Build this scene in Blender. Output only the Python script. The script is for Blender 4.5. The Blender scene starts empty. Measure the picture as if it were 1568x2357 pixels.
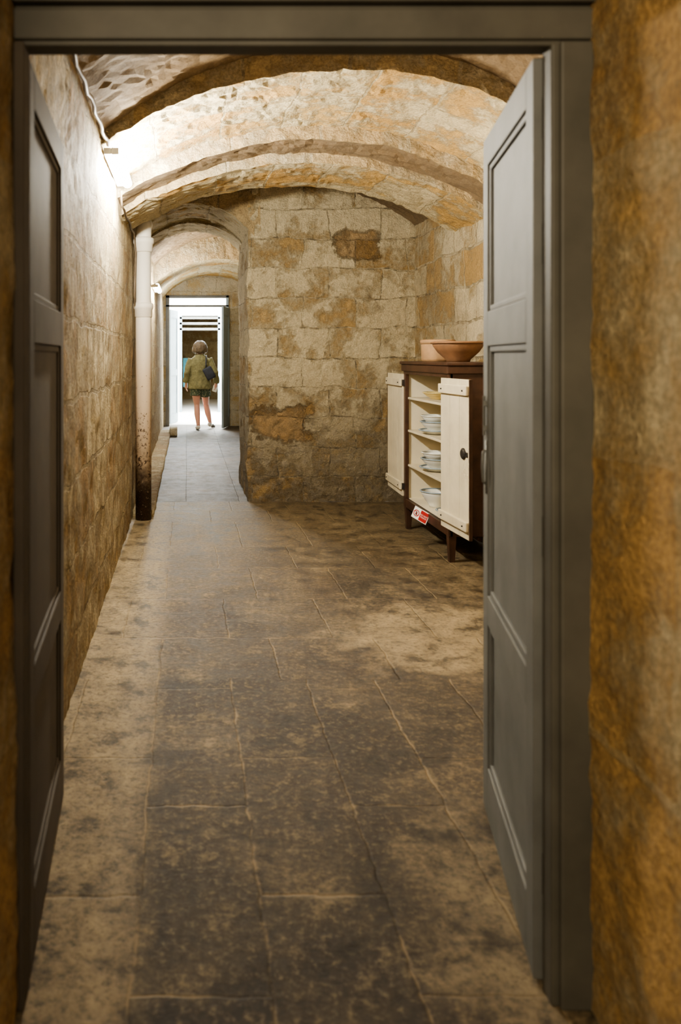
import bpy, bmesh, math, random
from mathutils import Vector, Matrix, noise
random.seed(4)
S = bpy.context.scene; C = S.collection
EYE = 1.4; F = 1833.0
def s2l(v):
    v /= 255.0
    return v/12.92 if v <= .04045 else ((v+.055)/1.055)**2.4
def rgb(r, g, b): return (s2l(r), s2l(g), s2l(b), 1)
# ------------------------------------------------------------ nodes
def N(t, typ, ins=None, **at):
    n = t.nodes.new(typ)
    for k, v in at.items(): setattr(n, k, v)
    for k, v in (ins or {}).items():
        if isinstance(v, bpy.types.NodeSocket): t.links.new(v, n.inputs[k])
        else: n.inputs[k].default_value = v
    return n
def mix(t, f, a, b, mode='MIX'):
    n = N(t, 'ShaderNodeMix', data_type='RGBA', blend_type=mode)
    for i, v in ((0, f), (6, a), (7, b)):
        if isinstance(v, bpy.types.NodeSocket): t.links.new(v, n.inputs[i])
        else: n.inputs[i].default_value = v
    return n.outputs[2]
def rng(t, v, a, b, c=0., d=1.): return N(t, 'ShaderNodeMapRange', {'Value': v, 'From Min': a, 'From Max': b, 'To Min': c, 'To Max': d}).outputs[0]
def mth(t, op, a, b=0.): return N(t, 'ShaderNodeMath', {0: a, 1: b}, operation=op).outputs[0]
def noi(t, vec, sc, det=6., rough=.6): return N(t, 'ShaderNodeTexNoise', {'Vector': vec, 'Scale': sc, 'Detail': det, 'Roughness': rough}).outputs['Fac']
def newmat(name):
    m = bpy.data.materials.new(name); m.use_nodes = True; t = m.node_tree; t.nodes.clear()
    out = N(t, 'ShaderNodeOutputMaterial'); b = N(t, 'ShaderNodeBsdfPrincipled'); t.links.new(b.outputs[0], out.inputs[0])
    return m, t, b
def bump(t, b, h, strength, dist=.01):
    n = N(t, 'ShaderNodeBump', {'Height': h, 'Strength': strength, 'Distance': dist}); t.links.new(n.outputs[0], b.inputs['Normal'])
def setc(t, b, c, rough=.8, metal=0.):
    if isinstance(c, bpy.types.NodeSocket): t.links.new(c, b.inputs['Base Color'])
    else: b.inputs['Base Color'].default_value = c
    if isinstance(rough, bpy.types.NodeSocket): t.links.new(rough, b.inputs['Roughness'])
    else: b.inputs['Roughness'].default_value = rough
    b.inputs['Metallic'].default_value = metal
def scl(c, k): return tuple(min(1, x*k) for x in c[:3])+(1,)
def plain(name, c, rough=.6, metal=0., var=.18, scale=12., bs=.15):
    m, t, b = newmat(name); o = N(t, 'ShaderNodeTexCoord').outputs['Object']
    n = noi(t, o, scale, 5.)
    setc(t, b, mix(t, rng(t, n, .35, .7), scl(c, 1-var), scl(c, 1+var)), rough, metal)
    if bs: bump(t, b, noi(t, o, scale*5, 4.), bs, .003)
    return m
def emit(name, c, s):
    m = bpy.data.materials.new(name); m.use_nodes = True; t = m.node_tree; t.nodes.clear()
    out = N(t, 'ShaderNodeOutputMaterial'); e = N(t, 'ShaderNodeEmission', {'Color': c, 'Strength': s}); t.links.new(e.outputs[0], out.inputs[0]); return m
def plane_vec(t, axis, wob=.09, wsc=3.):
    o = N(t, 'ShaderNodeTexCoord').outputs['Object']; s = N(t, 'ShaderNodeSeparateXYZ', {0: o}).outputs
    i = {'x': s[0], 'y': s[1], 'z': s[2]}
    d = N(t, 'ShaderNodeTexNoise', {'Vector': o, 'Scale': wsc, 'Detail': 5.}).outputs['Color']
    d = N(t, 'ShaderNodeVectorMath', {0: d, 1: (.5, .5, .5)}, operation='SUBTRACT').outputs[0]
    d = N(t, 'ShaderNodeVectorMath', {0: d, 'Scale': wob}, operation='SCALE').outputs[0]
    p = N(t, 'ShaderNodeCombineXYZ', {0: i[axis[0]], 1: i[axis[1]]}).outputs[0]
    p = N(t, 'ShaderNodeVectorMath', {0: p, 1: d}, operation='ADD').outputs[0]
    return o, s, p
def blob(t, a, b, ca, cb, ra, rb, n, amp=1.2, soft=.25, pw=2.):
    da = mth(t, 'POWER', mth(t, 'ABSOLUTE', mth(t, 'DIVIDE', mth(t, 'SUBTRACT', a, ca), ra)), pw)
    db = mth(t, 'POWER', mth(t, 'ABSOLUTE', mth(t, 'DIVIDE', mth(t, 'SUBTRACT', b, cb), rb)), pw)
    d = mth(t, 'ADD', mth(t, 'POWER', mth(t, 'ADD', da, db), 1/pw), mth(t, 'MULTIPLY', mth(t, 'SUBTRACT', n, .5), amp*2))
    return rng(t, d, 1+soft, 1-soft)
def stone(name, axis, plaster, och1, och2, dark, bw=.5, bh=.29, off=(0, 0, 0), patch=(.46, .54), psc=2.2, mortar=None, msize=.012, darkz=None, darkn=(.55, .7), bs=.7, streak=False, mortar_vis=1., rough=.92, damp=None, blobs=(), grain=.3, wob=.09):
    m, t, b = newmat(name); o, s, p = plane_vec(t, axis, wob)
    p = N(t, 'ShaderNodeVectorMath', {0: p, 1: off}, operation='ADD').outputs[0]
    br = N(t, 'ShaderNodeTexBrick', {'Vector': p, 'Color1': (0, 0, 0, 1), 'Color2': (1, 1, 1, 1), 'Mortar': (.5, .5, .5, 1), 'Scale': 1., 'Mortar Size': msize, 'Mortar Smooth': .3, 'Brick Width': bw, 'Row Height': bh})
    if streak: o2 = N(t, 'ShaderNodeVectorMath', {0: o, 1: (1, 1.2, .75)}, operation='MULTIPLY').outputs[0]
    else: o2 = o
    n1 = noi(t, o2, psc, 10., .72); n2 = noi(t, o, 14., 8., .7); n3 = noi(t, o, 70., 4.); n4 = noi(t, o2, 1.3, 8., .7)
    rnd = br.outputs['Color']; fac = br.outputs['Fac']
    base = mix(t, rnd, och1, och2)
    base = mix(t, mth(t, 'MULTIPLY', fac, .8*mortar_vis), base, mortar or plaster)
    pv = mth(t, 'ADD', n1, mth(t, 'MULTIPLY', mth(t, 'SUBTRACT', rnd, .5), .15))
    pm = rng(t, pv, patch[0], patch[1])
    pl2 = mix(t, rng(t, n2, .4, .62), scl(plaster, .74), plaster)
    col = mix(t, pm, base, pl2)
    dk = rng(t, n4, darkn[0], darkn[1])
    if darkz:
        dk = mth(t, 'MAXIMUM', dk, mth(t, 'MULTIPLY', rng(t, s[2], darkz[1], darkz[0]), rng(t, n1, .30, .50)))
    col = mix(t, mth(t, 'MULTIPLY', dk, .75), col, dark)
    col = mix(t, mth(t, 'MULTIPLY', rng(t, n2, .52, .72), .42), col, dark)
    if damp:
        col = mix(t, mth(t, 'MULTIPLY', rng(t, s[2], damp[1], damp[0]), rng(t, n2, .46, .58, 0., .55)), col, rgb(148, 138, 120))
    ax = {'x': s[0], 'y': s[1], 'z': s[2]}
    hb = 0.
    for ca, cb, ra, rb, cc in blobs:
        k = blob(t, ax[axis[0]], ax[axis[1]], ca, cb, ra, rb, n1, 1.6, .12, 4.)
        col = mix(t, mth(t, 'MULTIPLY', k, .7), col, mix(t, rng(t, n2, .38, .62), scl(cc, .6), scl(cc, 1.2)))
        hb = mth(t, 'ADD', hb, k)
    col = mix(t, mth(t, 'MULTIPLY', rng(t, n3, .4, .6, 1, 0), grain), col, (0.03, .022, .014, 1))
    col = mix(t, mth(t, 'MULTIPLY', rng(t, fac, .55, 1.), mth(t, 'MULTIPLY', rng(t, n2, .46, .58), .6*mortar_vis)), col, scl(dark, .6))
    setc(t, b, col, rough)
    h = mth(t, 'ADD', mth(t, 'MULTIPLY', pm, .6), mth(t, 'ADD', mth(t, 'MULTIPLY', n2, 1.4), mth(t, 'MULTIPLY', n3, .45)))
    h = mth(t, 'SUBTRACT', h, mth(t, 'MULTIPLY', fac, .5*mortar_vis))
    if blobs: h = mth(t, 'SUBTRACT', h, hb)
    bump(t, b, h, bs, .028)
    return m
CREAM = rgb(224, 208, 172); OCH1 = rgb(178, 148, 98); OCH2 = rgb(204, 178, 132); DK = rgb(122, 102, 74)
BR = rgb(152, 118, 70)
M = {}
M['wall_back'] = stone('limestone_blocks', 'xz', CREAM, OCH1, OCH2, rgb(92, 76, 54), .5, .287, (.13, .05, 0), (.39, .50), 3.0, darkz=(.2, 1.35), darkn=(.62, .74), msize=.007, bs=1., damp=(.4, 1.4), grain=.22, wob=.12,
    blobs=((.90, .74, .24, .17, BR), (1.66, 2.47, .2, .13, BR)))
M['wall_right'] = stone('limestone_right', 'yz', CREAM, OCH1, OCH2, DK, .5, .287, (.2, .05, 0), (.42, .52), 2.6, bs=.9, grain=.22)
M['wall_left'] = stone('worn_plaster', 'yz', rgb(216, 196, 152), rgb(170, 140, 92), rgb(190, 162, 112), rgb(122, 98, 64), .62, .33, (0, .1, 0), (.42, .56), 7., darkn=(.60, .76), bs=.9, streak=True, mortar_vis=.8, rough=.8, grain=.38)
M['vault'] = stone('vault_blocks', 'yx', rgb(224, 208, 168), rgb(202, 162, 96), rgb(216, 186, 124), rgb(134, 112, 80), 1.1, .42, (.15, .2, 0), (.42, .50), 3.0, darkn=(.62, .76), msize=.008, bs=.8)
M['vault_dark'] = stone('vault_brown_plaster_shade', 'yx', rgb(130, 112, 86), rgb(116, 96, 68), rgb(124, 104, 76), rgb(94, 76, 54), 1.5, .8, (.15, .2, 0), (.43, .6), 1.8, bs=.3, mortar_vis=.1)  # brown plaster by the door; its dark tone also stands in for recess shade
M['rib_face'] = stone('rib_rough_grey_stone', 'xz', rgb(220, 204, 170), rgb(192, 168, 126), rgb(206, 184, 144), rgb(134, 114, 86), .6, 5., (0, 0, 0), (.42, .55), 3.2, bs=1., mortar_vis=.8)
M['front'] = stone('rough_reveal', 'yz', rgb(234, 212, 166), rgb(204, 164, 104), rgb(218, 184, 126), rgb(156, 116, 68), 1.4, .6, (0, 0, 0), (.42, .60), 4.5, darkn=(.56, .72), bs=1., mortar_vis=.1)
M['white_wall'] = plain('whitewash', rgb(232, 230, 222), .9, 0, .06, 3., .3)
M['corr_wall'] = stone('corridor_plaster', 'xz', rgb(222, 212, 186), rgb(200, 174, 124), rgb(210, 188, 146), rgb(150, 130, 98), .6, .3, (0, 0, 0), (.4, .5), 2.)
def floor_mat(name, dark, lite, joint, rh=.31, bwid=.78, ox=0., oy=0., zones=True):
    m, t, b = newmat(name); o, s, p = plane_vec(t, 'yx', .03, 11.)
    only_y = N(t, 'ShaderNodeCombineXYZ', {1: s[1]}).outputs[0]; only_x = N(t, 'ShaderNodeCombineXYZ', {0: s[0], 2: 3.}).outputs[0]
    wy = mth(t, 'MULTIPLY', mth(t, 'SUBTRACT', noi(t, only_y, 1.3, 1.), .5), .9)
    wx = mth(t, 'MULTIPLY', mth(t, 'SUBTRACT', noi(t, only_x, 1.6, 1.), .5), .10)
    p = N(t, 'ShaderNodeVectorMath', {0: p, 1: N(t, 'ShaderNodeCombineXYZ', {0: wy, 1: wx}).outputs[0]}, operation='ADD').outputs[0]
    p = N(t, 'ShaderNodeVectorMath', {0: p, 1: (oy, ox, 0)}, operation='ADD').outputs[0]
    def brick(vec, w, h, of): return N(t, 'ShaderNodeTexBrick', {'Vector': vec, 'Color1': (0, 0, 0, 1), 'Color2': (1, 1, 1, 1), 'Mortar': (.5, .5, .5, 1), 'Scale': 1., 'Mortar Size': .007, 'Mortar Smooth': 1., 'Brick Width': w, 'Row Height': h}, offset=of)
    br = brick(p, bwid, rh, .42)
    n1 = noi(t, o, 1.3, 9., .66); n2 = noi(t, o, 7., 10., .75); n3 = noi(t, o, 42., 8., .8); n5 = noi(t, o, 2.7, 9., .72)
    rnd = br.outputs['Color']; fac = br.outputs['Fac']
    if zones:   # beyond the first slabs the courses turn and run across the room
        ps = N(t, 'ShaderNodeSeparateXYZ', {0: p}).outputs
        p2 = N(t, 'ShaderNodeCombineXYZ', {0: ps[1], 1: ps[0]}).outputs[0]
        b2_ = brick(p2, .52, .70, .37); sw = rng(t, s[1], 3.44, 3.46)
        rnd = mix(t, sw, rnd, b2_.outputs['Color']); fac = mix(t, sw, fac, b2_.outputs['Fac'])
    base = mix(t, rnd, scl(dark, .6), scl(dark, 1.6))
    mid = tuple((a*.84+c*.16) for a, c in zip(dark[:3], lite[:3]))+(1,)
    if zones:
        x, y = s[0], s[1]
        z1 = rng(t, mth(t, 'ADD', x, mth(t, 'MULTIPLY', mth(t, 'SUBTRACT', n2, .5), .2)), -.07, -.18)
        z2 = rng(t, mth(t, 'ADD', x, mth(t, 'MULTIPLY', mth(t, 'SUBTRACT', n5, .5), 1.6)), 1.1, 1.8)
        lit_pool = blob(t, x, y, 1.35, 3.95, .55, .5, n5, 1.3, .25)  # pool of lamplight on the right of the floor, painted into the colour
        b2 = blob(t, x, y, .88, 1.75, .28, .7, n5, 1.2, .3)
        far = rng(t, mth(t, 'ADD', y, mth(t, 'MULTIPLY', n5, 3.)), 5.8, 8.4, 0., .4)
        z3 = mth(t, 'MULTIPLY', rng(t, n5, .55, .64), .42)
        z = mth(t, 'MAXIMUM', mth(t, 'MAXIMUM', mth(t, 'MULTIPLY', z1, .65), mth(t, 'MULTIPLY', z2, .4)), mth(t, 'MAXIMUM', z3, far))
        z = mth(t, 'MAXIMUM', z, mth(t, 'MAXIMUM', mth(t, 'MULTIPLY', lit_pool, .9), mth(t, 'MULTIPLY', b2, .6)))
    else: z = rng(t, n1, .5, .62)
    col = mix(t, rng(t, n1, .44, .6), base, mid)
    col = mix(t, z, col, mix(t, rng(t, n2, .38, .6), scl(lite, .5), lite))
    col = mix(t, mth(t, 'MULTIPLY', rng(t, n2, .55, .61), .3), col, lite)
    col = mix(t, mth(t, 'MULTIPLY', rng(t, n3, .53, .62), .4), col, lite)
    col = mix(t, mth(t, 'MULTIPLY', rng(t, n3, .5, .38), .65), col, (.010, .008, .005, 1))
    col = mix(t, mth(t, 'MULTIPLY', rng(t, n2, .47, .40), .6), col, scl(dark, .35))
    col = mix(t, mth(t, 'MULTIPLY', fac, rng(t, mth(t, 'ADD', mth(t, 'MULTIPLY', n5, .5), mth(t, 'MULTIPLY', n2, .5)), .47, .53, .0, .7)), col, joint)
    setc(t, b, col, rng(t, n2, .3, .7, .28, .66))
    h = mth(t, 'ADD', mth(t, 'MULTIPLY', n2, 1.), mth(t, 'SUBTRACT', mth(t, 'MULTIPLY', n3, .5), mth(t, 'MULTIPLY', fac, .4)))
    bump(t, b, h, .8, .014); return m
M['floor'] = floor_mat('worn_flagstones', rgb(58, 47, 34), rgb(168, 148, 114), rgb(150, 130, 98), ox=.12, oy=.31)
M['floor2'] = floor_mat('corridor_flagstones', rgb(76, 67, 54), rgb(116, 102, 84), rgb(58, 50, 40), rh=.5, bwid=.6, zones=False)
M['paint'] = plain('grey_door_paint', rgb(106, 106, 102), .6, 0, .2, 4., .2)
M['paint_brown'] = plain('dull_brown_grey_paint', rgb(78, 70, 60), .8, 0, .15, 5., .2)
M['paint_dark'] = plain('grey_frame_paint', rgb(88, 85, 76), .6, 0, .2, 4., .2)
M['paint_blue'] = plain('pale_blue_door_paint', rgb(146, 162, 172), .5, 0, .08, 5., .1)
M['iron'] = plain('old_iron', rgb(50, 46, 42), .6, .3, .3, 30., .3)
M['iron_grey'] = plain('painted_iron', rgb(116, 116, 110), .5, .2, .15, 30., .2)
M['wood'] = plain('dark_brown_wood', rgb(68, 46, 34), .4, 0, .35, 9., .2)
M['lining'] = plain('cream_lining', rgb(222, 212, 186), .7, 0, .06, 6., .1)
M['cream'] = plain('cream_door_paint', rgb(212, 200, 172), .5, 0, .12, 5., .1)
M['clay'] = plain('terracotta', rgb(128, 94, 66), .7, 0, .2, 10., .3)
M['clay2'] = plain('pale_terracotta', rgb(170, 136, 100), .75, 0, .2, 10., .3)
M['enamel'] = plain('white_glaze', rgb(232, 232, 224), .2, 0, .04, 10., 0)
M['blue'] = plain('blue_glaze', rgb(150, 166, 178), .25, 0, .1, 10., 0)
M['yellow'] = plain('yellow_glaze', rgb(220, 200, 140), .3, 0, .1, 10., 0)
M['white'] = plain('white_card', rgb(240, 238, 230), .6, 0, .02, 10., 0)
M['red'] = plain('red_print', rgb(170, 30, 28), .6, 0, .05, 10., 0)
M['cable'] = plain('dirty_cable', rgb(110, 96, 78), .6, 0, .2, 20., .2)
M['skin'] = plain('skin', rgb(222, 166, 146), .5, 0, .06, 9., 0)
M['hair'] = plain('grey_brown_hair', rgb(112, 97, 78), .6, 0, .4, 40., .6)
M['jacket'] = plain('olive_cloth', rgb(136, 132, 96), .9, 0, .2, 30., .3)
M['bag'] = plain('black_fabric', rgb(62, 66, 78), .7, 0, .2, 20., .2)
M['shoe'] = plain('white_shoe', rgb(220, 214, 204), .6, 0, .08, 20., 0)
M['eye'] = plain('eye', rgb(60, 50, 40), .2, 0, .1, 20., 0)
M['cyan'] = plain('turquoise_board', rgb(70, 150, 170), .6, 0, .15, 6., 0)
M['fixture'] = plain('white_metal', rgb(230, 230, 225), .4, 0, .03, 10., 0)
M['tube'] = emit('lamp_tube_glow', (1, .97, .9, 1), 180)
def shorts_mat():
    m, t, b = newmat('floral_dark_cloth'); o = N(t, 'ShaderNodeTexCoord').outputs['Object']
    v = N(t, 'ShaderNodeTexVoronoi', {'Vector': o, 'Scale': 32.}).outputs['Distance']
    setc(t, b, mix(t, rng(t, v, .28, .35), rgb(160, 156, 130), rgb(84, 96, 78)), .9); return m
M['shorts'] = shorts_mat()
def pipe_mat():
    m, t, b = newmat('peeling_pipe_paint'); o = N(t, 'ShaderNodeTexCoord').outputs['Object']; s = N(t, 'ShaderNodeSeparateXYZ', {0: o}).outputs
    n = noi(t, o, 40., 8., .75); n2 = noi(t, o, 7., 6.)
    lvl = rng(t, s[2], .3, 1.9, .50, .66)
    k = mth(t, 'SUBTRACT', mth(t, 'ADD', mth(t, 'MULTIPLY', n, .75), mth(t, 'MULTIPLY', n2, .25)), lvl)
    k = rng(t, k, 0., .04)
    low = rng(t, mth(t, 'ADD', s[2], mth(t, 'MULTIPLY', mth(t, 'SUBTRACT', n2, .5), .9)), .60, .25)
    paint = mix(t, rng(t, s[2], 1.2, 2.0), rgb(204, 182, 154), rgb(228, 222, 208))
    col = mix(t, mth(t, 'MAXIMUM', k, mth(t, 'MULTIPLY', low, rng(t, n, .30, .44))), paint, mix(t, rng(t, n, .45, .6), rgb(44, 32, 24), rgb(84, 64, 50)))
    setc(t, b, col, .6); bump(t, b, n, .4, .005); return m
M['pipe'] = pipe_mat()
# ------------------------------------------------------------ mesh helpers
def obj(name, bm, mat, parent=None, smooth=False, bevel=0., label=None):
    me = bpy.data.meshes.new(name); bmesh.ops.recalc_face_normals(bm, faces=bm.faces)
    bm.to_mesh(me); bm.free()
    if smooth:
        for p in me.polygons: p.use_smooth = True
    o = bpy.data.objects.new(name, me); C.objects.link(o)
    if mat: me.materials.append(mat)
    if parent: o.parent = parent
    if bevel:
        mo = o.modifiers.new('bevel', 'BEVEL'); mo.width = bevel; mo.segments = 2; mo.limit_method = 'ANGLE'
    if label: o['label'] = label
    return o
def tag(o, label, cat, group=None):
    o['label'] = label; o['category'] = cat
    if group: o['group'] = group
    return o
def struct(o, label=None, cat=None):
    o['kind'] = 'structure'
    if label: o['label'] = label
    if cat: o['category'] = cat
    return o
def empty(name, loc, rz=0., label=None, cat=None, group=None):
    o = bpy.data.objects.new(name, None); C.objects.link(o); o.location = loc; o.rotation_euler = (0, 0, rz); o.empty_display_size = .1
    if label: tag(o, label, cat, group)
    return o
def bx(bm, x0, x1, y0, y1, z0, z1):
    v = [bm.verts.new((x, y, z)) for x in (x0, x1) for y in (y0, y1) for z in (z0, z1)]
    for f in ((0, 1, 3, 2), (4, 6, 7, 5), (0, 4, 5, 1), (2, 3, 7, 6), (0, 2, 6, 4), (1, 5, 7, 3)): bm.faces.new([v[i] for i in f])
    return v
def box(name, d, mat, parent=None, bevel=.004, label=None):
    bm = bmesh.new(); bx(bm, *d); return obj(name, bm, mat, parent, False, bevel, label)
def loft(bm, rings, n=20, cap=True):
    R = []
    for cx, cy, cz, rx, ry in rings:
        R.append([bm.verts.new((cx+rx*math.cos(2*math.pi*i/n), cy+ry*math.sin(2*math.pi*i/n), cz)) for i in range(n)])
    for a, b in zip(R, R[1:]):
        for i in range(n): bm.faces.new((a[i], a[(i+1) % n], b[(i+1) % n], b[i]))
    if cap: bm.faces.new(R[0]); bm.faces.new(R[-1])
def tube(bm, pts, rad, n=14):
    pts = [Vector(p) for p in pts]
    if not hasattr(rad, '__len__'): rad = [rad]*len(pts)
    R = []
    for i, p in enumerate(pts):
        d = (pts[min(i+1, len(pts)-1)]-pts[max(i-1, 0)]).normalized()
        u = d.cross(Vector((0, 1, 0)) if abs(d.y) < .85 else Vector((1, 0, 0))).normalized(); w = d.cross(u)
        R.append([bm.verts.new(p+(u*math.cos(2*math.pi*k/n)+w*math.sin(2*math.pi*k/n))*rad[i]) for k in range(n)])
    for a, b in zip(R, R[1:]):
        for i in range(n): bm.faces.new((a[i], a[(i+1) % n], b[(i+1) % n], b[i]))
    bm.faces.new(R[0]); bm.faces.new(R[-1])
def ball(bm, c, r, sc=(1, 1, 1)):
    m = Matrix.Translation(c) @ Matrix.Diagonal((r*sc[0], r*sc[1], r*sc[2], 1))
    bmesh.ops.create_uvsphere(bm, u_segments=16, v_segments=10, radius=1, matrix=m)
def lathe(bm, prof, n=36, c=(0, 0, 0)):
    R = []
    for r, z in prof:
        R.append([bm.verts.new((c[0]+r*math.cos(2*math.pi*i/n), c[1]+r*math.sin(2*math.pi*i/n), c[2]+z)) for i in range(n)])
    for a, b in zip(R, R[1:]):
        for i in range(n): bm.faces.new((a[i], a[(i+1) % n], b[(i+1) % n], b[i]))
    if prof[0][0] > 1e-4: bm.faces.new(R[0])
    if prof[-1][0] > 1e-4: bm.faces.new(R[-1])
    bmesh.ops.remove_doubles(bm, verts=bm.verts, dist=1e-5)
def disp(p, amp=1.):
    a = noise.noise_vector(p*1.7)*.016 + noise.noise_vector(p*6.)*.012 + noise.noise_vector(p*19.)*.012
    return p + a*amp
def grid(bm, p0, u, v, res=.05):
    p0, u, v = Vector(p0), Vector(u), Vector(v); nu = max(1, round(u.length/res)); nv = max(1, round(v.length/res))
    g = [[bm.verts.new(p0+u*(i/nu)+v*(j/nv)) for j in range(nv+1)] for i in range(nu+1)]
    for i in range(nu):
        for j in range(nv): bm.faces.new((g[i][j], g[i+1][j], g[i+1][j+1], g[i][j+1]))
def finish(bm, amp=1.):
    bmesh.ops.remove_doubles(bm, verts=bm.verts, dist=1e-4)
    for v in bm.verts: v.co = disp(v.co, amp)
# ------------------------------------------------------------ SETTING
XL, XR = -.47, 2.2
bm = bmesh.new(); grid(bm, (XL, 1.3, 0), (0, 14.7, 0), (0, 0, 3.25), .04); finish(bm, .5)
struct(obj('wall_left', bm, M['wall_left'], smooth=True))
bm = bmesh.new(); grid(bm, (XR, 1.3, 0), (0, 6.5, 0), (0, 0, 3.25), .06); finish(bm)
struct(obj('wall_right', bm, M['wall_right'], smooth=True))
YB = 7.66; XP = .59; YP = 9.0
bm = bmesh.new(); grid(bm, (XP, YB, 0), (XR-XP+.15, 0, 0), (0, 0, 3.25), .035); grid(bm, (XP, YB, 0), (0, YP-YB, 0), (0, 0, 3.25), .035)
grid(bm, (XP, YP, 0), (1.2, 0, 0), (0, 0, 3.25), .1); finish(bm)
struct(obj('wall_back', bm, M['wall_back'], smooth=False))
bm = bmesh.new(); grid(bm, (1.45, YP, 0), (0, 16-YP, 0), (0, 0, 3.25), .1); finish(bm)
struct(obj('wall_corridor', bm, M['corr_wall'], smooth=True))
XJ0, XJ1 = -.366, .868; Y0, Y1 = .95, 1.70
bm = bmesh.new()
grid(bm, (XJ1, Y0, 0), (0, Y1-Y0+.06, 0), (0, 0, 2.3), .03); grid(bm, (XJ1, Y0, 0), (1.6, 0, 0), (0, 0, 3.3), .08); grid(bm, (XJ1, Y1+.06, 0), (1.6, 0, 0), (0, 0, 3.3), .08)
grid(bm, (XJ0, Y0, 0), (0, Y1-Y0+.06, 0), (0, 0, 2.3), .03); grid(bm, (XJ0, Y0, 0), (-1.2, 0, 0), (0, 0, 3.3), .08); grid(bm, (XJ0, Y1+.06, 0), (-.3, 0, 0), (0, 0, 3.3), .08)
grid(bm, (XJ0, Y0, 2.3), (XJ1-XJ0, 0, 0), (0, Y1-Y0+.06, 0), .05); grid(bm, (XJ0, Y0, 2.3), (XJ1-XJ0, 0, 0), (0, 0, 1.0), .08); grid(bm, (XJ0, Y1+.06, 2.3), (XJ1-XJ0, 0, 0), (0, 0, 1.0), .08)
finish(bm, .7)
struct(obj('wall_front', bm, M['front'], smooth=True))
bm = bmesh.new(); grid(bm, (-1.6, -.6, 0), (4.2, 0, 0), (0, YB+.6, 0), .1)
for v in bm.verts: v.co.z += .006*noise.noise(v.co*1.5)
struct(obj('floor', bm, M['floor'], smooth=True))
bm = bmesh.new(); grid(bm, (-.6, YB+.03, -.004), (2.3, 0, 0), (0, 16-YB+.3, 0), .12)
struct(obj('floor_corridor', bm, M['floor2'], smooth=True))
bm = bmesh.new(); bx(bm, -1.4, 3.0, 16.3, 27, -.1, 0)
struct(obj('floor_far_room', bm, M['white_wall']))
def arc(xl, xr, zs, za):
    c = (xl+xr)/2; h = (xr-xl)/2; r = za-zs; R = (h*h+r*r)/(2*r)
    return lambda x: za-R+math.sqrt(max(0, R*R-min((x-c)**2, R*R*.98)))
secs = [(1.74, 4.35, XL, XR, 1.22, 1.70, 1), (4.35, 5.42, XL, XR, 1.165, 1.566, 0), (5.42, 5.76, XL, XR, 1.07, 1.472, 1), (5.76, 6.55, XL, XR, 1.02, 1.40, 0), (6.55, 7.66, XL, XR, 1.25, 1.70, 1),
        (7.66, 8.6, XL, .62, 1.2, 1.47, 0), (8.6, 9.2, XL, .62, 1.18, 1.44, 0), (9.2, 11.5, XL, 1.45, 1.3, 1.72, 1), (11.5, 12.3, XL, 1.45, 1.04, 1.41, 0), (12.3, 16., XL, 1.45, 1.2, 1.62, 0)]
bm = bmesh.new(); RX = .035
def soffit(y0, y1, f, xa, xb, slot):
    nx = round((xb-xa)/RX); ny = max(2, round((y1-y0)/.05))
    g = [[bm.verts.new((xa+(xb-xa)*i/nx, y0+(y1-y0)*j/ny, EYE+f(xa+(xb-xa)*i/nx))) for j in range(ny+1)] for i in range(nx+1)]
    for i in range(nx):
        for j in range(ny): bm.faces.new((g[i][j], g[i+1][j], g[i+1][j+1], g[i][j+1])).material_index = slot
def face(y, fo, fi, xa, xb):
    nx = round((xb-xa)/RX); nz = 4
    g = [[bm.verts.new((xa+(xb-xa)*i/nx, y, EYE+fo(xa+(xb-xa)*i/nx)*(1-j/nz)+fi(xa+(xb-xa)*i/nx)*j/nz)) for j in range(nz+1)] for i in range(nx+1)]
    for i in range(nx):
        for j in range(nz): bm.faces.new((g[i][j], g[i+1][j], g[i+1][j+1], g[i][j+1])).material_index = 2
fs = []
for k, (y0, y1, xl, xr, zs, za, slot) in enumerate(secs):
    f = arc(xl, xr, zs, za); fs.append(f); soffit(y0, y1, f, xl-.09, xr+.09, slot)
    if k:
        if k == 5: face(y0, fs[4], f, xl-.09, xr+.09)
        elif k == 7: face(y0, f, fs[6], xl-.09, .71)
        else: face(y0, fs[k-1], f, xl-.09, xr+.09)
finish(bm, 1.)
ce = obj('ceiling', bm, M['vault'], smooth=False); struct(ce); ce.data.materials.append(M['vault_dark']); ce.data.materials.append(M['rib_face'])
bm = bmesh.new()
ox0, ox1, oz = -.42, .84, 2.62
bx(bm, -.7, ox0, 16, 16.3, 0, 3.3); bx(bm, ox1, 1.7, 16, 16.3, 0, 3.3); bx(bm, ox0, ox1, 16, 16.3, oz, 3.3)
struct(obj('wall_far', bm, M['corr_wall']))
bm = bmesh.new(); bx(bm, -1.4, -1.25, 16.3, 20, 0, 3.2); bx(bm, 2.6, 2.75, 16.3, 20, 0, 3.2); bx(bm, -1.4, 2.75, 16.3, 20, 3.2, 3.3)
bx(bm, -1.4, -.18, 20, 20.3, 0, 3.3); bx(bm, .84, 2.75, 20, 20.3, 0, 3.3); bx(bm, -.18, .84, 20, 20.3, 2.42, 3.3)
struct(obj('wall_far_room', bm, M['white_wall']))
bm = bmesh.new(); bx(bm, -1.4, -1.3, 20.3, 26, 0, 3.2); bx(bm, 2.6, 2.75, 20.3, 26, 0, 3.2); bx(bm, -1.4, 2.75, 20.3, 26, 3.0, 3.1); bx(bm, -1.4, 2.75, 26, 26.2, 0, 3.1)
struct(obj('wall_end_room', bm, M['wall_left']))
bm = bmesh.new(); grid(bm, (-.29, 6.95, 0), (0, 7.6, 0), (0, 0, .06), .06); grid(bm, (-.5, 6.95, .06), (.21, 0, 0), (0, 7.6, 0), .06); grid(bm, (-.5, 6.95, 0), (.21, 0, 0), (0, 0, .06), .06); finish(bm, .6)
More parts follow.
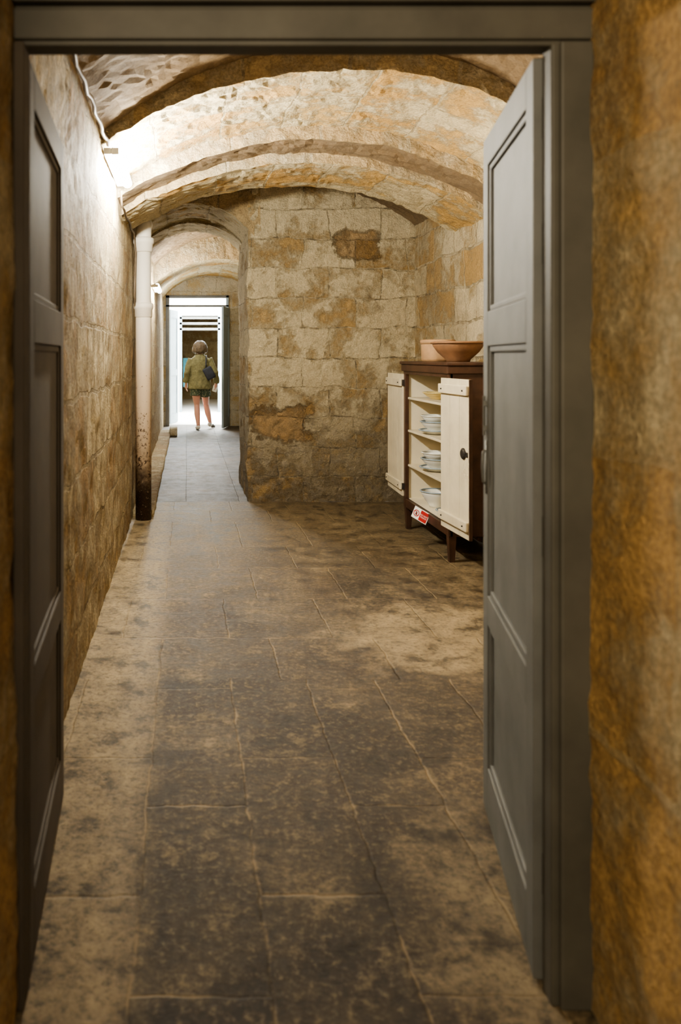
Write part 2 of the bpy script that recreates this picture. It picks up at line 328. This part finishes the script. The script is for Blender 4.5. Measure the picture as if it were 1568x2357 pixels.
struct(obj('baseboard_left', bm, M['wall_left'], smooth=True))
# ------------------------------------------------------------ near door frame
fr = empty('trim_1', (0, 0, 0)); struct(fr, 'grey painted wooden door frame around the near doorway', 'door frame')
bm = bmesh.new(); bx(bm, .80, .872, 1.70, 1.765, 0, 2.075); bx(bm, .785, .872, 1.712, 1.76, 0, 2.075)
obj('jamb', bm, M['paint_dark'], fr, False, .005)
bm = bmesh.new(); bx(bm, -.372, -.348, 1.70, 1.765, 0, 2.075); obj('jamb', bm, M['paint_brown'], fr, False, .005)
bm = bmesh.new(); bx(bm, -.372, .872, 1.70, 1.765, 2.078, 2.145); bx(bm, -.372, .872, 1.69, 1.765, 2.155, 2.32); bx(bm, -.372, .872, 1.712, 1.77, 2.068, 2.155)
obj('head', bm, M['paint_dark'], fr, False, .005)
def leaf(name, loc, rz, W, T, H, panels, stile, mat, label, flip=1, hinges=(.25, 1.0, 1.65, 1.93)):
    bm = bmesh.new(); ys = sorted((0, T*flip))
    bx(bm, 0, stile, ys[0], ys[1], .012, H); bx(bm, W-stile, W, ys[0], ys[1], .012, H)
    zs = [.012]+[z for p in panels for z in p]+[H]
    for a, b in zip(zs[0::2], zs[1::2]): bx(bm, stile, W-stile, ys[0], ys[1], a, b)
    o = obj(name, bm, mat, None, False, .003); o.location = loc; o.rotation_euler = (0, 0, rz)
    struct(o, label, 'door')
    for a, b in panels:
        bm = bmesh.new(); x0, x1 = stile, W-stile; r = T*.35
        yy = sorted((r*flip, (T-r)*flip)); bx(bm, x0-.005, x1+.005, yy[0], yy[1], a-.005, b+.005)
        for sgn in (0, 1):
            m0, m1 = sorted(((.006 if not sgn else T-.006-.012)*flip, (.018 if not sgn else T-.006)*flip))
            bx(bm, x0, x0+.018, m0, m1, a, b); bx(bm, x1-.018, x1, m0, m1, a, b); bx(bm, x0, x1, m0, m1, a, a+.018); bx(bm, x0, x1, m0, m1, b-.018, b)
        obj('door_panel', bm, mat, o, False, .004)
    for z in hinges:
        bm = bmesh.new(); tube(bm, [(-.008, T*flip*.9, z-.05), (-.008, T*flip*.9, z+.05)], .008, 10); bx(bm, -.003, .0, *sorted((T*.45*flip, T*.95*flip)), z-.045, z+.045)
        obj('hinge', bm, M['iron'], o)
    return o
PN = [(.16, .59), (.68, 1.43), (1.535, 1.975)]
d1 = leaf('door_1', (.772, 1.775, 0), math.atan2(.70, .15), .716, .042, 2.065, PN, .078, M['paint'], 'grey panelled door leaf standing open on the right of the near doorway', flip=-1)
d2 = leaf('door_2', (-.350, 1.775, 0), math.atan2(.75, -.04), .75, .035, 2.065, PN, .078, M['paint_brown'], 'dark grey panelled door leaf folded open against the left wall', flip=1)
bm = bmesh.new()
bx(bm, .642, .668, .0, .003, .985, 1.145)
tube(bm, [(.654, .003, 1.115), (.652, .010, 1.11), (.65, .013, 1.065), (.652, .010, 1.02), (.654, .003, 1.015)], .004, 10)
obj('pull_handle', bm, M['iron_grey'], d1, True, label='slim curved grey metal pull handle on a plate')
bm = bmesh.new(); tube(bm, [(.655, .007, 1.16), (.655, .007, 1.28)], .004, 8); bx(bm, .645, .665, 0, .008, 1.175, 1.19); bx(bm, .645, .665, 0, .008, 1.25, 1.265)
obj('bolt', bm, M['iron_grey'], d1)
# ------------------------------------------------------------ far doorway
fr = empty('trim_2', (0, 0, 0)); struct(fr, 'grey frame of the far bright doorway', 'door frame')
for x0, x1 in ((ox0, ox0+.07), (ox1-.05, ox1)):
    box('jamb', (x0, x1, 15.96, 16.08, 0, oz), M['paint_blue'] if x0 > 0 else M['paint'], fr)
bm = bmesh.new(); bx(bm, ox0, ox1, 15.96, 16.08, oz-.05, oz); bx(bm, ox0, ox1, 15.96, 16.08, 2.39, 2.43); obj('head', bm, M['paint'], fr, False, .004)
fp = [(.2, 1.0), (1.12, 2.2)]
d3 = leaf('door_3', (ox1-.02, 15.94, 0), math.atan2(-.62, -.16), .6, .04, 2.36, fp, .07, M['paint_blue'], 'pale grey far door leaf opened toward the corridor', flip=1, hinges=(.3, 2.0))
d4 = leaf('door_4', (ox0+.08, 16.34, 0), math.atan2(.75, .20), .6, .04, 2.36, fp, .07, M['paint_blue'], 'pale blue door leaf opened into the bright far room', flip=1, hinges=(.3, 2.0))
fr = empty('trim_3', (0, 0, 0)); struct(fr, 'white frame with dark transom bars at the second far doorway', 'door frame')
for x0, x1 in ((-.18, -.12), (.78, .84)): box('jamb', (x0, x1, 19.95, 20.05, 0, 2.42), M['paint_blue'], fr)
bm = bmesh.new()
for z in (2.05, 2.19, 2.33): bx(bm, -.18, .84, 19.95, 20.05, z, z+.06)
obj('transom_bar', bm, M['paint'], fr, False, .004)
tag(box('display_board', (-.10, .03, 22.0, 22.04, .55, 1.35), M['cyan']), 'turquoise board in the dark room past the far doorways', 'board')
bm = bmesh.new(); bx(bm, -.3, -.17, 13.9, 14.3, 0, .14); bmesh.ops.subdivide_edges(bm, edges=bm.edges, cuts=4, use_grid_fill=True)
for v in bm.verts: v.co = disp(v.co, .5)
tag(obj('stone_block', bm, M['corr_wall'], None, True), 'small pale stone block at the end of the left curb', 'stone')
# ------------------------------------------------------------ pipe
pr = empty('drain_pipe', (-.372, 6.84, 0), 0, 'thick rusty white drain pipe against the left wall', 'pipe')
bm = bmesh.new(); lathe(bm, [(.068, .0), (.068, 1.86), (.064, 1.88), (.064, 2.40)], 28); obj('pipe_shaft', bm, M['pipe'], pr, True)
for z, r in ((1.80, .086), (2.36, .09)):
    bm = bmesh.new(); lathe(bm, [(.066, z-.07), (r*.88, z-.06), (r*.9, z), (r, z+.01), (r, z+.05), (r*.86, z+.055), (.064, z+.06)], 28); obj('collar', bm, M['pipe'], pr, True)
bm = bmesh.new(); tube(bm, [(0, 0, 2.38), (0, 0, 2.46), (.0, .04, 2.53), (-.0, .14, 2.57), (.0, .34, 2.58)], [.068, .068, .068, .066, .064], 20); obj('elbow', bm, M['pipe'], pr, True)
def curve_pts(y0, y1, n, z, x=-.455, s=.02):
    return [(x+.006*math.sin(i*1.7), y0+(y1-y0)*i/n, z+s*math.sin(i*.9)*noise.noise(Vector((i*.37, 0, 1)))) for i in range(n+1)]
bm = bmesh.new(); tube(bm, curve_pts(2.3, 4.4, 24, 2.565, -.435), .010, 8)
tag(obj('electric_cable', bm, M['cable'], None, True), 'cable running along the top of the left wall to the near lamp', 'cable')
bm = bmesh.new(); tube(bm, [(-.44, 5.3, 2.5)]+curve_pts(5.4, 6.6, 8, 2.42, -.44)+[(-.43, 6.7, 2.3), (-.44, 6.72, 2.0), (-.44, 6.72, 1.85)], .008, 8)
tag(obj('electric_cable', bm, M['cable'], None, True), 'thin cable sagging from the near lamp down behind the drain pipe', 'cable')
# ------------------------------------------------------------ wall lamps
def wall_lamp(y0, y1, z, label):
    r = empty('wall_lamp', (-.425, (y0+y1)/2, z), 0, label, 'lamp', 'fluorescent lamps on the left wall'); L = (y1-y0)/2
    box('housing', (-.035, .008, -L, L, -.018, .018), M['fixture'], r)
    bm = bmesh.new(); tube(bm, [(.035, -L+.01, 0), (.035, L-.01, 0)], .03, 14); obj('tube', bm, M['tube'], r, True)
    for e0, e1 in ((-L, -L+.01), (L-.01, L)): box('end_cap', (.008, .05, e0, e1, -.02, .02), M['fixture'], r)
    return r
wall_lamp(4.40, 5.24, 2.535, 'glowing tube lamp on the left wall just behind the nearest arch')
wall_lamp(10.5, 11.4, 2.33, 'small glowing tube lamp far down the corridor wall')
# ------------------------------------------------------------ cupboard
CX0, CX1, CY0, CY1, CZ0, CZ1 = 1.78, 2.15, 5.38, 6.50, .18, 1.335
cup = empty('cupboard', ((CX0+CX1)/2, (CY0+CY1)/2, 0), 0, 'dark brown wooden cupboard with two open cream plank doors against the right wall', 'cupboard')
def cbx(name, d, mat, parent=cup, bevel=.004, label=None):
    bm = bmesh.new(); bx(bm, *d)
    for v in bm.verts: v.co -= cup.location
    return obj(name, bm, mat, parent, False, bevel, label)
bm = bmesh.new()
bx(bm, CX0, CX1, CY0, CY0+.025, CZ0, CZ1); bx(bm, CX0, CX1, CY1-.025, CY1, CZ0, CZ1); bx(bm, CX1-.02, CX1, CY0+.025, CY1-.025, CZ0, CZ1)
bx(bm, CX0+.01, CX1-.02, CY0+.025, CY1-.025, CZ0+.04, CZ0+.065); bx(bm, CX0, CX1, CY0, CY1, CZ1-.03, CZ1)
bx(bm, CX0-.01, CX0+.02, CY0, CY0+.05, CZ0, CZ1); bx(bm, CX0-.01, CX0+.02, CY1-.05, CY1, CZ0, CZ1)
bx(bm, CX0-.01, CX0+.02, CY0+.05, CY1-.05, CZ0, CZ0+.065); bx(bm, CX0-.01, CX0+.02, CY0+.05, CY1-.05, CZ1-.08, CZ1-.03)
for v in bm.verts: v.co -= cup.location
obj('body', bm, M['wood'], cup, False, .003)
bm = bmesh.new(); bx(bm, CX0-.035, CX1, CY0-.03, CY1+.03, CZ1, CZ1+.025); bx(bm, CX0-.025, CX1, CY0-.02, CY1+.02, CZ1-.055, CZ1)
for v in bm.verts: v.co -= cup.location
obj('cornice', bm, M['wood'], cup, False, .006)
bm = bmesh.new(); bx(bm, CX0+.022, CX1-.022, CY1-.03, CY1-.026, CZ0+.066, CZ1-.06); bx(bm, CX0+.022, CX1-.022, CY0+.026, CY0+.03, CZ0+.066, CZ1-.06); bx(bm, CX1-.026, CX1-.021, CY0+.03, CY1-.03, CZ0+.066, CZ1-.06); bx(bm, CX0+.022, CX1-.026, CY0+.03, CY1-.03, CZ0+.066, CZ0+.07)
for v in bm.verts: v.co -= cup.location
obj('lining', bm, M['lining'], cup, False, 0, 'cream painted inside')
SH = [1.07, .806, .527]
for z in SH: cbx('shelf', (CX0+.012, CX1-.027, CY0+.031, CY1-.031, z-.018, z), M['cream'], label='cream painted shelf')
for lx in (CX0+.02, CX1-.04):
    for ly in (CY0+.035, CY1-.035):
        bm = bmesh.new(); loft(bm, [(lx-cup.location.x, ly-cup.location.y, 0, .026, .026), (lx-cup.location.x, ly-cup.location.y, CZ0+.02, .04, .04)], 4)
        bmesh.ops.rotate(bm, cent=(lx-cup.location.x, ly-cup.location.y, 0), matrix=Matrix.Rotation(math.pi/4, 3, 'Z'), verts=bm.verts)
        obj('leg', bm, M['wood'], cup, False, .003)
def cdoor(px, py, qx, qy, lock):
    L = math.hypot(qx-px, qy-py); an = math.atan2(qy-py, qx-px)
    z0, z1 = .262, 1.255
    sg = 1 if math.cos(an+math.pi/2) < 0 else -1
    bm = bmesh.new(); n = 3
    for i in range(n): bx(bm, L*i/n+.0012, L*(i+1)/n-.0012, -.009, .009, z0, z1)
    o = obj('door', bm, M['cream'], cup, False, .002, 'cream plank door swung open'); o.location = Vector((px, py, 0))-cup.location; o.rotation_euler = (0, 0, an)
    for z in (z0+.05, z1-.10):
        bm = bmesh.new(); bx(bm, -.0, L-.008, *sorted((.009*sg, .03*sg)), z, z+.062); b = obj('batten', bm, M['cream'], o, False, .006)
        for x in (.06, L-.06):
            bm = bmesh.new(); ball(bm, (x, .031*sg, z+.03), .006); nl = obj('nail', bm, M['iron'], o, True)
    for z in (z0+.08, z1-.07):
        bm = bmesh.new(); bx(bm, -.02, .005, -.012, .012, z-.025, z+.025); obj('hinge', bm, M['iron'], o)
    bm = bmesh.new(); bx(bm, L-.005, L+.003, -.01, .01, z0, z1); obj('edge_strip', bm, M['wood'], o)
    if lock:
        bm = bmesh.new()
        lathe(bm, [(0, -.009), (.036, -.009), (.036, .0), (.024, .006), (0, .006)], 14)
        bmesh.ops.rotate(bm, cent=(0, 0, 0), matrix=Matrix.Rotation(-math.pi/2*sg, 3, 'X'), verts=bm.verts)
        bmesh.ops.translate(bm, vec=(L-.085, .018*sg, .79), verts=bm.verts)
        bx(bm, L-.085, L-.02, *sorted((.009*sg, .016*sg)), .773, .803)
        obj('lock', bm, M['iron'], o, False, .003, 'dark iron latch')
cdoor(1.722, 5.37, 1.748, 4.90, True)
cdoor(1.765, 6.49, 1.785, 7.04, False)
def bowl(name, loc, R, H, mat, rimmat, label, cat, group, foot=.45, clay=False):
    r = empty(name, loc, 0, label, cat, group); bm = bmesh.new(); t = .006 if not clay else .012
    prof = [(0, 0), (R*foot, 0), (R*(foot+.03), H*.12), (R*.75, H*.5), (R*.93, H*.85), (R-t, H-.002)]
    inner = [(R-t*2.2, H-.004), (R*.93-t, H*.83), (R*.73-t, H*.52), (R*foot-t, H*.2), (0, H*.16)]
    lathe(bm, prof+inner, 40); obj('bowl_body', bm, mat, r, True)
    bm = bmesh.new(); n = 40; m = 8; ring = []
    for i in range(n):
        a_ = 2*math.pi*i/n; ring.append([bm.verts.new(((R-t+.008*math.cos(2*math.pi*k/m)*(2 if clay else 1))*math.cos(a_), (R-t+.008*math.cos(2*math.pi*k/m)*(2 if clay else 1))*math.sin(a_), H+.006*math.sin(2*math.pi*k/m)*(1.6 if clay else .8))) for k in range(m)])
    for i in range(n):
        for k in range(m): bm.faces.new((ring[i][k], ring[(i+1) % n][k], ring[(i+1) % n][(k+1) % m], ring[i][(k+1) % m]))
    obj('rim', bm, rimmat, r, True); return r
ct = CZ1+.025
bowl('terracotta_bowl', (1.915, 5.62, ct), .185, .135, M['clay'], M['clay'], 'wide flaring terracotta bowl on top of the cupboard, the nearer one', 'bowl', None, .42, True)
r = empty('terracotta_pot', (1.945, 6.17, ct), 0, 'straight sided pale terracotta pot behind the wide bowl', 'pot')
bm = bmesh.new(); lathe(bm, [(0, 0), (.115, 0), (.122, .02), (.125, .13), (.122, .14), (.112, .14), (.112, .02), (0, .015)], 36); obj('pot_body', bm, M['clay2'], r, True)
bm = bmesh.new(); lathe(bm, [(.122, .132), (.132, .138), (.134, .158), (.126, .168), (.112, .165), (.111, .135)], 36); obj('rim', bm, M['clay2'], r, True)
g = 'white crockery on the cupboard shelves'
for zz, nm, yy in ((SH[1], 'second shelf', 6.08), (SH[2], 'third shelf', 6.06)):
    bowl('plate', (1.91, yy, zz+.001), .135, .03, M['enamel'], M['blue'], 'white plate under the bowls on the %s of the cupboard' % nm, 'plate', g, .6)
    bowl('bowl', (1.91, yy, zz+.02), .125, .075, M['enamel'], M['blue'], 'lower white bowl of the stack on the %s of the cupboard' % nm, 'bowl', g)
    bowl('bowl', (1.91, yy, zz+.065), .12, .075, M['enamel'], M['enamel'], 'upper white bowl of the stack on the %s of the cupboard' % nm, 'bowl', g)
bowl('bowl', (1.91, 6.08, CZ0+.071), .125, .12, M['enamel'], M['blue'], 'deep white bowl on the bottom of the cupboard', 'bowl', g)
bowl('dish', (1.93, 6.1, SH[0]+.001), .12, .05, M['yellow'], M['yellow'], 'yellow glazed dish on the top cupboard shelf', 'dish', g)
bowl('plate', (1.91, 5.78, CZ0+.072), .10, .03, M['enamel'], M['blue'], 'white plate with pale blue rim at the front of the cupboard bottom', 'plate', g, .55)
# sign card
cr = empty('sign_card', (1.712, 5.89, .185), 0, 'small tilted white and red notice card on the front edge of the cupboard bottom', 'sign')
cr.rotation_euler = (math.radians(-8), math.radians(20), math.radians(-50))
box('card', (-.066, .066, 0, .003, 0, .088), M['white'], cr, .001)
bm = bmesh.new(); bx(bm, -.004, .061, -.002, 0, .006, .082); obj('red_field', bm, M['red'], cr)
bm = bmesh.new()
n = 24
for i in range(n):
    a0, a1 = 2*math.pi*i/n, 2*math.pi*(i+1)/n
    q = [bm.verts.new((-.035+rr*math.cos(aa), -.0015, .044+rr*math.sin(aa))) for rr, aa in ((.025, a0), (.025, a1), (.019, a1), (.019, a0))]; bm.faces.new(q)
q = [bm.verts.new((-.035+x, -.0017, .044+z)) for x, z in ((-.017, .014), (-.014, .017), (.017, -.014), (.014, -.017))]; bm.faces.new(q)
obj('prohibition_symbol', bm, M['red'], cr)
bm = bmesh.new()
bx(bm, -.041, -.029, -.0012, 0, .030, .050); bx(bm, -.041, -.039, -.0012, 0, .05, .058); bx(bm, -.037, -.035, -.0012, 0, .05, .06); bx(bm, -.033, -.031, -.0012, 0, .05, .058)
obj('hand_pictogram', bm, M['iron'], cr)
def text(s, size, loc, mat, parent):
    cu = bpy.data.curves.new('lettering', 'FONT'); cu.body = s; cu.size = size; cu.align_x = 'CENTER'; cu.align_y = 'CENTER'; cu.extrude = .0003
    o = bpy.data.objects.new('lettering', cu); o.data.materials.append(mat); C.objects.link(o)
    dg = bpy.context.evaluated_depsgraph_get(); me = bpy.data.meshes.new_from_object(o.evaluated_get(dg)); bpy.data.objects.remove(o)
    o = bpy.data.objects.new('lettering', me); C.objects.link(o); o.parent = parent; o.location = loc; o.rotation_euler = (math.pi/2, 0, 0); return o
text('DO NOT\nTOUCH', .0155, (.0285, -.0028, .043), M['white'], cr)
# ------------------------------------------------------------ person (faces +Y, away)
PX, PY = .255, 15.3
W = empty('person', (PX, PY, 0), 0, 'person seen from behind walking away, olive jacket, dark patterned shorts, bare legs', 'person')
def remesh(o, v, sm=4):
    m = o.modifiers.new('remesh', 'REMESH'); m.mode = 'VOXEL'; m.voxel_size = v; m.use_smooth_shade = True
    s = o.modifiers.new('smooth', 'SMOOTH'); s.iterations = sm; s.factor = .5
bm = bmesh.new()
loft(bm, [(0, 0, .82, .12, .10), (0, 0, .90, .17, .115), (0, 0, 1.0, .15, .10), (0, 0, 1.08, .13, .09), (0, .005, 1.2, .15, .10), (0, 0, 1.32, .16, .10), (0, -.005, 1.38, .13, .08), (0, 0, 1.43, .055, .055)])
tube(bm, [(0, -.005, 1.38), (0, .0, 1.44), (0, .01, 1.5)], [.06, .05, .05])
ball(bm, (0, .015, 1.57), .105, (.76, .92, 1.12)); ball(bm, (0, .045, 1.52), .07, (.75, .85, .9))
tube(bm, [(0, .108, 1.575), (0, .128, 1.553), (0, .12, 1.545)], [.008, .014, .01], 8)
ball(bm, (0, .105, 1.512), .02, (1.1, .5, .35))
for s in (-1, 1): ball(bm, (.08*s, .01, 1.56), .025, (.35, .8, 1.2))
LL = [(-.085, 0, .88), (-.08, .0, .70), (-.06, .02, .47), (-.055, -.05, .30), (-.035, -.12, .09), (-.035, -.11, .05)]
RL = [(.085, 0, .88), (.10, .08, .70), (.12, .18, .47), (.155, .16, .30), (.195, .14, .13), (.198, .15, .085)]
lr = [.095, .085, .055, .058, .035, .036]
tube(bm, LL, lr); tube(bm, RL, lr)
def foot_pts(x, y, ax, lift):
    sx = math.sin(ax); return [(x-.05*sx, y-.07, .04+lift), (x-.03*sx, y-.04, .045+lift*.9), (x, y+.02, .046+lift*.6), (x+.08*sx, y+.09, .036+lift*.15), (x+.13*sx, y+.14, .03), (x+.16*sx, y+.17, .026)]
FT = ((-.037, -.11, -.15, 0.), (.20, .15, .6, .045))
for f_ in FT: tube(bm, foot_pts(*f_)[1:5], [.03, .034, .032, .024], 10)
LA = [(-.165, 0, 1.345), (-.215, -.01, 1.22), (-.25, -.03, 1.07), (-.262, .02, .95), (-.265, .05, .86)]
RA = [(.165, 0, 1.345), (.225, -.02, 1.22), (.29, -.05, 1.08), (.32, .01, .95), (.31, .06, .87)]
for A in (LA, RA): tube(bm, A, [.055, .046, .038, .032, .024], 12)
def hand(A, s):
    w = Vector(A[-1]); d = (Vector(A[-1])-Vector(A[-2])).normalized(); fw = Vector((0, 1, 0)); fw = (fw-d*fw.dot(d)).normalized(); sd = Vector((-s, 0, 0))
    tube(bm, [w-d*.02, w+d*.02, w+d*.05, w+d*.08], [.024, .028, .032, .026], 10)
    for k, ln in enumerate((.068, .076, .070, .055)):
        o = w+d*.075+fw*(.027-.018*k); c1 = o+d*ln*.45+sd*.004; c2 = c1+d*ln*.35+sd*.012; c3 = c2+d*ln*.2+sd*.014
        tube(bm, [o-d*.02, o, c1, c2, c3], [.0095, .0095, .009, .008, .007], 8)
    o = w+d*.03+fw*.025; tube(bm, [o, o+fw*.022+d*.022+sd*.006, o+fw*.028+d*.048+sd*.014, o+fw*.026+d*.062+sd*.018], [.012, .0105, .0095, .008], 8)
hand(LA, -1); hand(RA, 1)
body = obj('body', bm, M['skin'], W, True); remesh(body, .007, 2)
for s in (-1, 1):
    bm = bmesh.new(); ball(bm, (.03*s, .103, 1.575), .012, (1, .6, .7)); obj('eye', bm, M['eye'], W, True)
bm = bmesh.new()
loft(bm, [(0, -.02, 1.455, .115, .07), (0, -.025, 1.48, .145, .095), (0, -.02, 1.55, .15, .12), (0, -.01, 1.62, .13, .125), (0, 0, 1.67, .095, .10), (0, 0, 1.70, .045, .05)], 24)
bmesh.ops.subdivide_edges(bm, edges=bm.edges, cuts=2, use_grid_fill=True)
for v in bm.verts:
    v.co += noise.noise_vector(v.co*22)*.014
    if v.co.y > .05 and v.co.z < 1.62: v.co.y = .05
obj('hair', bm, M['hair'], W, True, label='chin length grey brown bob')
bm = bmesh.new()
loft(bm, [(0, 0, .77, .225, .16), (0, 0, .86, .215, .155), (0, 0, 1.0, .19, .135), (0, 0, 1.1, .18, .125), (0, .0, 1.22, .19, .13), (0, 0, 1.33, .185, .12), (0, -.005, 1.40, .12, .085), (0, 0, 1.44, .075, .07)])
for A in (LA, RA): tube(bm, [Vector(p) for p in A[:4]]+[Vector(A[3]).lerp(Vector(A[4]), .6)], [.07, .064, .06, .055, .054], 12)
j = obj('jacket', bm, M['jacket'], W, True, label='loose olive green jacket'); remesh(j, .012, 3)
t_ = bpy.data.textures.new('folds', 'CLOUDS'); t_.noise_scale = .09; dm = j.modifiers.new('folds', 'DISPLACE'); dm.texture = t_; dm.strength = .035; dm.mid_level = .45
bm = bmesh.new()
loft(bm, [(0, 0, .76, .17, .125), (0, 0, .84, .19, .132), (0, 0, .95, .17, .12), (0, 0, 1.02, .15, .105)])
for Lg in (LL, RL):
    h, k = Vector(Lg[0]), Vector(Lg[1]); tube(bm, [h, k, k+(k-h)*.3], [.105, .108, .112], 14)
sh = obj('shorts', bm, M['shorts'], W, True, label='dark patterned shorts'); remesh(sh, .012, 3)
for f_ in FT:
    bm = bmesh.new(); tube(bm, foot_pts(*f_), [.022, .038, .043, .042, .036, .02], 14)
    for v in bm.verts: v.co.z = max(v.co.z, .004)
    obj('shoe', bm, M['shoe'], W, True, label='white shoe')
B = empty('shoulder_bag', (PX+.17, PY-.20, 1.08), 0, 'black shoulder bag hanging at the right side of the walking person', 'bag')
bm = bmesh.new(); bx(bm, -.09, .09, -.035, .035, -.12, .12)
bmesh.ops.rotate(bm, cent=(0, 0, 0), matrix=Matrix.Rotation(math.radians(-28), 3, 'Y'), verts=bm.verts)
b_ = obj('bag_body', bm, M['bag'], B, True, .03)
bm = bmesh.new(); tube(bm, [(-.06, 0, .10), (-.06, .04, .2), (-.055, .11, .285), (-.05, .18, .33), (-.045, .26, .30), (-.02, .35, .2), (.04, .36, .05), (.08, .2, -.0), (.07, .05, .0)], .012, 8); obj('strap', bm, M['bag'], B, True)
bm = bmesh.new(); bx(bm, -.045, .045, -.003, .003, -.09, .03)
bmesh.ops.rotate(bm, cent=(0, 0, 0), matrix=Matrix.Rotation(.3, 3, 'Y'), verts=bm.verts)
pp = obj('leaflet', bm, M['white']); pp.location = (PX+.30, PY+.105, .80); tag(pp, 'folded white leaflet in the walking person\'s right hand', 'paper')
# ------------------------------------------------------------ lights
def pl(name, loc, e, c, r=.05):
    l = bpy.data.lights.new(name, 'POINT'); l.energy = e; l.color = c; l.shadow_soft_size = r; o = bpy.data.objects.new(name, l); o.location = loc; C.objects.link(o)
def al(name, loc, rot, e, c, sx, sy):
    l = bpy.data.lights.new(name, 'AREA'); l.shape = 'RECTANGLE'; l.size = sx; l.size_y = sy; l.energy = e; l.color = c; o = bpy.data.objects.new(name, l); o.location = loc; o.rotation_euler = rot; C.objects.link(o)
WM = (1, .86, .66)
for y in (4.5, 4.8, 5.1): pl('tube_light', (-.365, y, 2.49), 100, (1, .94, .80), .03)
for y in (10.7, 11.2): pl('tube_light_far', (-.36, y, 2.28), 52, (1, .92, .76), .03)
pl('passage_fill', (-.25, 14.6, 2.3), 34, (.97, .98, 1), .05)  # added fill without a fixture, lights the far leaf and the walker
pl('room_lamp', (1.9, 4.75, 2.2), 22, WM, .12)
pl('door_side_fill', (1.55, 2.7, 2.0), 40, WM, .15)  # added unseen fill behind the right leaf, brightens the nearest arch face
al('near_room_lamp', (-.3, -.5, 2.1), (math.radians(62), 0, math.radians(-28)), 56, (1, .84, .60), 1.0, .8)
al('far_room_lamp', (.6, 18.2, 3.1), (0, 0, 0), 1000, (.92, .97, 1), 2.4, 2.4)
al('end_room_lamp', (1.6, 24, 2.9), (0, 0, 0), 10, (1, .85, .6), .6, .6)
w = bpy.data.worlds.new('world'); S.world = w; w.use_nodes = True; w.node_tree.nodes['Background'].inputs[0].default_value = (1, .84, .64, 1); w.node_tree.nodes['Background'].inputs[1].default_value = .15
S.view_settings.exposure = -.03
try: S.view_settings.look = 'AgX - Medium High Contrast'
except Exception as e: print(e)
# ------------------------------------------------------------ camera
cam = bpy.data.cameras.new('camera'); co = bpy.data.objects.new('camera', cam); C.objects.link(co); S.camera = co
co.location = (0, 0, EYE); co.rotation_euler = (math.pi/2, 0, 0)
cam.sensor_fit = 'AUTO'; cam.sensor_width = 36; cam.lens = 28
cam.shift_x = 354/2357; cam.shift_y = -358.5/2357
cam.clip_start = .05; cam.clip_end = 100
cam.dof.use_dof = True; cam.dof.focus_distance = 7.5; cam.dof.aperture_fstop = 2.8
